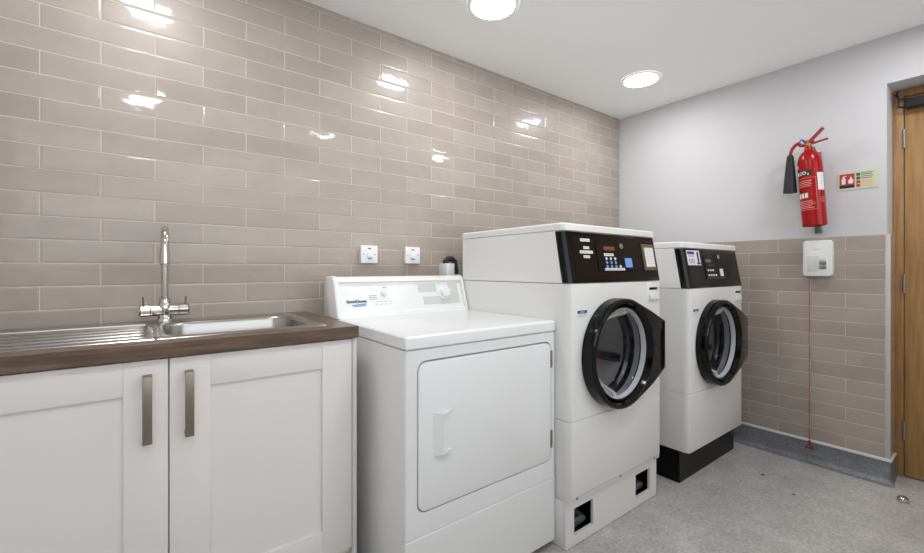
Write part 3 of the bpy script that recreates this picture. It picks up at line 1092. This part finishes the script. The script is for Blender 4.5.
    outline += seg((dx + ex, dz + ez), firstp, 4)[:-1]
    n = len(outline)
    ang = [math.atan2(z - dz, x - dx) for x, z in outline]
    def circ(r, y): return [(dx + r * cos(a), yf + y, dz + r * sin(a)) for a in ang]
    def outl(y, ins=0.0): return [(x, yf + y, z) for x, z in (inset(outline, ins) if ins else outline)]
    def fy(x):
        t = min(1, max(0, (x - dx - .205) / (ex - .205)))
        return -.058 + .014 * t
    def outf(ins, dy):
        return [(x, yf + fy(x) + dy, z) for x, z in (inset(outline, ins) if ins else outline)]
    rings = [circ(.1965, -.0015), outl(-.0015), outl(-.010), outf(0, .014), outf(.002, .007), outf(.007, .002), outf(.014, 0), circ(.2150, -.058), circ(.2125, -.0565), circ(.2100, -.0525), circ(.2010, -.036), circ(.1965, -.030)]
    bm = ring_loft(B(), rings, closed=True)
    drr = obj('door', bm, 'black_gloss', t, angle=24)
    bm = ring_loft(B(), [[(dx + r * cos(2 * pi * j / 72), yf + h, dz + r * sin(2 * pi * j / 72)) for j in range(72)] for r, h in
                         [(.1990, -.034), (.1990, -.040), (.196, -.0425), (.1915, -.0405), (.191, -.0345)]], closed=True)
    obj('glass_rim', bm, 'black_satin', drr, angle=50)
    bm = lathe(B(), [(.1850, -.013), (.174, .004), (.160, .035), (.132, .065), (.09, .08), (.0, .085)], 'Y', (dx, yf, dz), 64)
    obj('glass_bowl', bm, 'glass', drr, angle=60)
    # latch / dispenser tab, upper right
    ux = x1 - .115
    bm = box(B(), ux, ux + .075, yf - .012, yf + .001, zb + .752, zb + .782, .006, 3)
    obj('dispenser_tab', bm, 'enamel_warm', t)
    bm = box(B(), ux + .004, ux + .075, yf - .003, yf + .001, zb + .800, zb + .812, .002)
    obj('dispenser_slot', bm, 'black_satin', t)
    bm = box(B(), ux - .012, ux + .085, yf - .0012, yf + .001, zb + .735, zb + .833, .001)
    obj('dispenser_cover', bm, 'enamel_warm', t)
    # small sticker left of the door
    bm = box(B(), x0 + .045, x0 + .105, yf - .0008, yf + .001, zb + .722, zb + .734)
    st_ = bm
    bm = box(B(), x0 + .060, x0 + .088, yf - .0012, yf + .001, zb + .725, zb + .731)
    box(bm, x0 + .047, x0 + .10, yf - .0008, yf + .001, zb + .716, zb + .718)
    box(bm, x0 + .047, x0 + .095, yf - .0008, yf + .001, zb + .709, zb + .711)
    obj('sticker', st_, 'label_navy', t, smooth=False, extra=[(bm, 'label_grey')])
    # plinth
    if plinth_kind == 'white':
        py = yf + .022
        zt = zb - .020
        bm = box(B(), x0 + .002, x1 - .002, py, py + .012, .002, zt, .003)
        for a, b_ in ((x0 + .052, x0 + .177), (x1 - .190, x1 - .065)):
            bm = boolean(bm, box(B(), a, b_, py - .05, py + .05, .045, .152))
        pln = obj('plinth', bm, 'enamel_warm', t, smooth=False)
        for xa, xb in ((x0 + .002, x0 + .012), (x1 - .012, x1 - .002)):
            obj('side_panel', box(B(), xa, xb, py + .0125, yb, .002, zt, .001), 'enamel_warm', pln)
        bm = box(B(), x0 + .014, x1 - .014, py + .40, py + .42, .003, zt - .002)
        box(bm, x0 + .0135, x0 + .016, py + .014, py + .40, .003, zt - .002)
        box(bm, x1 - .016, x1 - .0135, py + .014, py + .40, .003, zt - .002)
        box(bm, x0 + .014, x1 - .014, py + .014, py + .40, .003, .006)
        box(bm, x0 + .014, x1 - .014, py + .014, py + .40, zt - .006, zt - .002)
        obj('inner_frame', bm, 'vent_dark', pln, smooth=False)  # dark liner box, its colour stands in for the shade behind the vents
        bm = box(B(), x0 + .004, x1 - .004, py - .014, yb - .05, zt + .0008, zb + .001, .001)
        obj('base_rail', bm, 'trim_white', t)
        bm = B()
        for xx in (x0 + .05, x1 - .05, x0 + .35):
            cyl(bm, (xx, py - .012, zb - .010), (xx, py - .017, zb - .010), .0045, n=10)
        objs('screw', bm, 'steel', t)
        for xx in (x0 + .135, x1 - .10):
            bm = tube(B(), [(xx - .07, py + .16, .026), (xx - .02, py + .06, .040), (xx + .03, py + .05, .050), (xx + .05, py + .16, .06)], .018, 12)
            obj('drain_hose', bm, 'pipe_grey', t)
    else:
        py = yf + .048
        bm = box(B(), x0 + .000, x1 - .000, py, yb, .001, zb - .001, .002)
        obj('plinth', bm, 'black_metal', t, smooth=False)
        bm = box(B(), x1 - .035, x1 - .027, py - .003, py + .002, .095, .135, .001)
        cyl(bm, (x1 - .031, py - .004, .090), (x1 - .031, py - .001, .090), .004, n=10)
        obj('bracket_slot', bm, 'steel', t)
        bm = box(B(), x0 - .0012, x0 + .001, yf + .10, yf + .17, zb + .008, zb + .022, .0004)
        cyl(bm, (x0 - .002, yf + .13, zb + .014), (x0, yf + .13, zb + .014), .004, n=10)
        obj('side_bracket', bm, 'enamel_warm', t)
    return t
make_washer('washing_machine', 'taller white washing machine on a white vented plinth, directly right of the dryer', -1.733, -.888, .209, 'white', True)
make_washer('washing_machine', 'white washing machine on a black plinth, next to the far corner', -.847, -.930, .165, 'black', False)

# ------------------------------------------------------------------ vent spigot and hose behind the dryer
vh = thing('water_hose', 'black hose looping out of a white wall box behind the dryer', 'hose', (-1.70, -.05, 1.06))
bm = tube(B(), [(-1.735, -.05, 1.12), (-1.735, -.05, 1.148), (-1.722, -.05, 1.162), (-1.700, -.055, 1.165), (-1.684, -.06, 1.15), (-1.680, -.065, 1.10), (-1.683, -.07, .98)], .016, 12)
obj('hose', bm, 'rubber', vh)
bm = box(B(), -1.752, -1.700, -.085, -.0005, 1.04, 1.138, .004)
obj('wall_box', bm, 'plastic_white', vh)

# ------------------------------------------------------------------ fused switches
def make_switch(x, z, label):
    t = thing('fused_switch', label, 'switch', (x, -.001, z), 'white fused switches on the tiles')
    s = .0435
    bm = slab_y(B(), rrect(x - s, x + s, z - s, z + s, .003, 4), -.0003, -.022, .002)
    obj('face_plate', bm, 'plastic_white', t)
    bm = box(B(), x - .009, x + .009, -.0225, -.021, z + .026, z + .031, .0004)
    obj('neon', bm, 'neon', t)
    bm = box(B(), x - .012, x + .012, -.028, -.021, z - .016, z + .006, .002)
    obj('rocker', bm, 'plastic_white', t)
    bm = B()
    for sx in (-1, 1):
        cyl(bm, (x + sx * .030, -.0215, z), (x + sx * .030, -.0232, z), .0032, n=12)
    objs('screw', bm, 'nickel', t)
    bm = box(B(), x - .010, x + .010, -.0223, -.021, z - .024, z - .0185)
    obj('rocker_shadow_slot', bm, 'button_grey', t, smooth=False)
    return t
s1 = make_switch(-2.170, 1.179, 'square white fused switch nearer the sink, left of the pair')
s2 = copy_tree(s1); s2.location = (-1.926, -.001, 1.179)
s2['label'] = 'square white fused switch nearer the washing machine, right of the pair'

# ------------------------------------------------------------------ assistance alarm unit and cord
cy = -1.258
al = thing('alarm_unit', 'white wall box with two grey buttons above the tiles, red cord from its base', 'alarm', (0, cy, 1.17))
bm = slab_x(B(), rrect(cy - .063, cy + .066, 1.066, 1.268, .018, 6), -.0003, -.038, .006)
cs = obj('casing', bm, 'plastic_white', al)
bm = B()
slab_x(bm, rrect(cy - .005, cy + .046, 1.092, 1.180, .004), -.037, -.0386, .0003)
obj('speaker_grille', bm, 'speaker_grey', al)
for zc in (1.140, 1.116):
    bm = slab_x(B(), rrect(cy - .038, cy - .007, zc - .010, zc + .010, .003), -.037, -.0405, .001)
    obj('button', bm, 'button_grey', al)
bm = slab_x(B(), rrect(cy - .036, cy - .006, 1.152, 1.164, .003), -.037, -.0388, .0004)
obj('indicator', bm, 'sign_base', al)
bm = box(B(), -.0386, -.0375, cy - .016, cy + .020, 1.2165, 1.2195)
obj('printed_mark', bm, 'label_grey', al, smooth=False)
xc, yc = -.020, -1.218
bm = tube(B(), [(xc, yc, 1.075), (xc, yc - .0005, .60), (xc, yc, .125)], .0021, 8)
obj('cord', bm, 'cord', al)
bm = B()
# triangular bangle at the end of the cord
tri = [(yc - .019, .086), (yc + .019, .086), (yc, .112)]
tube(bm, [(xc, y, z) for y, z in tri + tri[:2]], .006, 8)
lathe(bm, [(.001, .012), (.006, .008), (.007, 0), (.001, -.004)], 'Z', (xc, yc, .118), 12)
obj('pull_handle', bm, 'red_plastic', al)

# ------------------------------------------------------------------ safety sign
sg = thing('safety_sign', 'small fire extinguisher notice, red and pale green, right of the extinguisher', 'sign', (.009, -1.416, 1.585))
SXF = .009
def srect(bm, y0, y1, z0, z1, t): return box(bm, SXF - t, SXF + .0005, y0, y1, z0, z1)
ya, yb_, za, zb_ = -1.335, -1.496, 1.537, 1.636
obj('red_field', srect(B(), ya - .008, -1.405, za + .028, zb_ - .012, .0034), 'sign_red', sg, smooth=False)
obj('black_field', srect(B(), ya - .008, -1.405, za + .010, za + .0275, .0034), 'label_black', sg, smooth=False)
bm = B()
# extinguisher pictogram and flame
slab_x(bm, rrect(-1.368, -1.352, za + .032, zb_ - .034, .004), SXF, SXF - .0038, .0002)
srect(bm, -1.364, -1.356, zb_ - .034, zb_ - .022, .0038)
srect(bm, -1.372, -1.356, zb_ - .026, zb_ - .021, .0038)
fl = [(-1.380, za + .034), (-1.398, za + .034), (-1.400, za + .050), (-1.394, za + .062), (-1.390, za + .074), (-1.386, za + .060), (-1.379, za + .050)]
ring_loft(bm, [[(SXF - .0002, y, z) for y, z in fl], [(SXF - .0038, y, z) for y, z in fl]])
obj('pictogram', bm, 'label_white', sg, smooth=False)
objs('green_square', srect(srect(B(), -1.411, -1.427, za + .070, za + .086, .0034), -1.411, -1.427, za + .050, za + .066, .0034), 'sign_green', sg, smooth=False)
objs('red_square', srect(srect(B(), -1.411, -1.427, za + .030, za + .046, .0034), -1.411, -1.427, za + .012, za + .026, .0034), 'sign_red', sg, smooth=False)
bm = B()
for k, z in enumerate((.084, .076, .066, .056)): srect(bm, -1.431, -1.478 + .006 * (k % 2), za + z - .002, za + z + .0016, .0034)
gp = bm
# 'sign_green', sg, smooth=False)
bm = B()
for k, z in enumerate((.044, .036, .026, .016)): srect(bm, -1.431, -1.478 + .006 * (k % 2), za + z - .002, za + z + .0016, .0034)
rp = bm
obj('sign_board', srect(B(), ya, yb_, za, zb_, .003), 'sign_base', sg, smooth=False, extra=[(gp, 'sign_green'), (rp, 'sign_orange')])

# ------------------------------------------------------------------ fire extinguisher
ex = thing('fire_extinguisher', 'red CO2 fire extinguisher with black horn hung on the end wall', 'fire extinguisher', (-.075, -1.252, 1.345))
AX = -.078
tilt = Vector((0, .026, .42)).normalized()          # leans a little along the wall
side = Vector((0, tilt.z, -tilt.y))
e0 = Vector((AX, -1.255, 1.346))
def EX(r, a, h):
    """point at radius r, angle a round the axis (0 = towards the room), height h"""
    return e0 + tilt * h + Vector((-1, 0, 0)) * r * cos(a) + side * r * sin(a)
def ering(r, h, n=48): return [EX(r, 2 * pi * j / n, h) for j in range(n)]
RC = .0548
prof = [(.001, .004), (.045, .004), (.050, 0), (.0545, .003), (RC, .010), (RC, .345), (RC * .985, .362), (RC * .92, .382), (RC * .80, .400), (RC * .62, .414), (RC * .45, .421), (.020, .428), (.0185, .446), (.001, .446)]
bm = ring_loft(B(), [ering(r, h) for r, h in prof], cap=False)
obj('cylinder', bm, 'red', ex, angle=50)
bm = ring_loft(B(), [ering(r, h, 24) for r, h in [(.001, .444), (.014, .444), (.015, .450), (.015, .462), (.012, .466), (.012, .480), (.008, .485), (.001, .485)]], cap=False)
obj('valve', bm, 'brass', ex)
bm = ring_loft(B(), [ering(r, h, 20) for r, h in [(.0150, .456), (.0165, .458), (.0165, .461), (.0150, .463)]], closed=True)
obj('safety_tag', bm, 'yellow', ex)
def bar(bm, p, q, w, t):
    p, q = Vector(p), Vector(q)
    d = (q - p).normalized(); u = Vector((1, 0, 0)); v = d.cross(u).normalized()
    f = lambda c: [c + u * w + v * t, c - u * w + v * t, c - u * w - v * t, c + u * w - v * t]
    return ring_loft(bm, [f(p), f((p + q) / 2), f(q)])
top = e0 + tilt * .470
bm = bar(B(), top + Vector((0, .014, -.006)), top + Vector((0, -.024, .010)), .011, .008)
bar(bm, top + Vector((0, -.006, .004)), top + Vector((0, -.066, .068)), .0095, .0065)
obj('lever', bm, 'red_plastic', ex)
bm = bar(B(), top + Vector((0, .014, -.012)), top + Vector((0, -.04, -.004)), .0095, .004)
bar(bm, top + Vector((0, -.038, -.004)), top + Vector((0, -.086, .004)), .0085, .0035)
obj('carry_handle', bm, 'red_plastic', ex)
bm = tube(B(), [top + Vector((-.018, .016, .010)), top + Vector((.018, .016, .010))], .0065, 10)
tube(bm, [top + Vector((-.016, .014, .012)), top + Vector((-.020, .026, .020)), top + Vector((-.018, .034, .012))], .004, 8)
obj('safety_pin', bm, 'blue', ex)
# hose over to the horn
hp = [top + Vector((-.002, .014, -.012)), top + Vector((-.004, .035, -.008))]
hornt = Vector((-.085, -1.146, 1.757))
hp += [Vector((-.084, -1.185, 1.820)), Vector((-.085, -1.165, 1.808)), Vector((-.085, -1.152, 1.785)), hornt]
def smoothpath(P, m=6):
    out = []
    for i in range(len(P) - 1):
        p0, p1, p2, p3 = P[max(i - 1, 0)], P[i], P[i + 1], P[min(i + 2, len(P) - 1)]
        for k in range(m):
            t = k / m
            out.append(.5 * ((2 * p1) + (-p0 + p2) * t + (2 * p0 - 5 * p1 + 4 * p2 - p3) * t * t + (-p0 + 3 * p1 - 3 * p2 + p3) * t ** 3))
    return out + [P[-1]]
obj('hose', tube(B(), smoothpath(hp), .0085, 12), 'red_plastic', ex)
hb = Vector((-.088, -1.146, 1.545))
bm = tube(B(), [hornt + Vector((0, 0, .006)), hornt, hornt + Vector((0, 0, -.012)), hornt + Vector((0, 0, -.035)), hornt + (hb - hornt) * .75, hb, hb + Vector((0, 0, .004))], [.008, .014, .0165, .019, .029, .0325, .026], 28)
obj('horn', bm, 'rubber', ex, angle=50)
# labels on the cylinder, curved round it
def patch(bm, a0, a1, h0, h1, r=RC + .0004, n=10):
    o = [EX(r, a0 + (a1 - a0) * k / n, h0) for k in range(n + 1)]
    u = [EX(r, a0 + (a1 - a0) * k / n, h1) for k in range(n + 1)]
    vo = [bm.verts.new(p) for p in o]; vu = [bm.verts.new(p) for p in u]
    for k in range(n): bm.faces.new((vo[k], vo[k + 1], vu[k + 1], vu[k]))
    return bm
# camera sees the side facing (-x, -y); angle 0 faces the room, side points to +y (left in view)
A = radians
band = patch(B(), A(75), A(-20), .278, .308)
bm = text_bm('CO', .024, .0008, .0003)
xf(bm, lambda c: EX(RC + .0009 + c.z, A(26) - c.x / RC, .293 + c.y))
b2 = text_bm('2', .015, .0006, .0003)
merge(bm, xf(b2, lambda c: EX(RC + .0009 + c.z, A(-1) - c.x / RC, .286 + c.y)))
patch(bm, A(70), A(50), .282, .303, RC + .0006)
obj('label', band, 'label_black', ex, smooth=False, extra=[(bm, 'label_white')])
bm = B()
fr = [(.108, .262, A(72), A(-18))]
h0, h1, a0, a1 = .088, .266, A(72), A(-34)
patch(bm, a0, a1, h1 - .0015, h1); patch(bm, a0, a1, h0, h0 + .0015)
patch(bm, a1 + .03, a1, h0, h1, n=1); patch(bm, a0, a0 - .03, h0, h1, n=1)
random.seed(3)
for k in range(4):
    patch(bm, a0 - .10, a1 + .25 + .3 * random.random(), .248 - k * .010, .2515 - k * .010, n=6)
for k in range(5):
    patch(bm, a0 - .10, a1 + .18 + .35 * random.random(), .135 - k * .0095, .1385 - k * .0095, n=6)
for k in range(3):
    patch(bm, a1 - .25, a1 - .75, .150 - k * .011, .152 - k * .011, n=5)
ptxt = bm
bm = B()
for k in range(3):
    patch(bm, A(62) - k * A(20), A(47) - k * A(20), .155, .182, n=3)
patch(bm, A(66), A(54), .325, .345, n=3)
obj('printed_text', ptxt, 'label_pink', ex, extra=[(bm, 'label_white')])
bm = B()
patch(bm, A(-42), A(-84), .192, .288, RC + .0006)
stk = bm
bm = B()
for k in range(4): patch(bm, A(-47), A(-78), .270 - k * .014, .2712 - k * .014, RC + .0009, n=4)
ring_n = 0
patch(bm, A(-60), A(-61.5), .215, .262, RC + .0009, n=1)
obj('sticker', stk, 'label_white', ex, extra=[(bm, 'label_grey')])
# wall bracket
bm = box(B(), .003, .0088, -1.266, -1.236, 1.310, 1.770, .001)
tube(bm, [(.004, -1.246, 1.765), (-.04, -1.244, 1.790), (-.058, -1.240, 1.792)], .004, 8)
box(bm, -.030, .0088, -1.272, -1.248, 1.312, 1.337, .002)
obj('wall_bracket', bm, 'button_grey', ex)

# ------------------------------------------------------------------ door stop on the floor
ds = thing('door_stop', 'small half round steel door stop on the grey floor by the door', 'door stop', (-.166, -1.605, 0))
bm = B()
prof = [(.0225, 0), (.0225, .006), (.021, .014), (.016, .021), (.009, .0245), (.0005, .0255)]
lathe(bm, prof, 'Z', (-.166, -1.605, .0005), 28)
bm2 = boolean(ring_loft(B(), [[(-.166 + r * cos(2 * pi * j / 28), -1.605 + r * sin(2 * pi * j / 28), .0005 + h) for j in range(28)] for r, h in prof]),
              box(B(), -.10, -.155, -1.7, -1.5, -.01, .05))
bm.free()
obj('dome', bm2, 'chrome', ds)
obj('buffer', box(B(), -.157, -.150, -1.622, -1.588, .0005, .019, .002), 'rubber', ds)
# dark scuffs on the floor
fl_o = bpy.data.objects['floor']
for x, y, r in ((-.397, -1.109, .009), (-.505, -1.271, .006)):
    obj('scuff_mark', lathe(B(), [(.0, .0009), (r, .0009), (r * 1.05, .0002)], 'Z', (x, y, 0), 14), 'rubber', fl_o)
# metal joint strip across the threshold
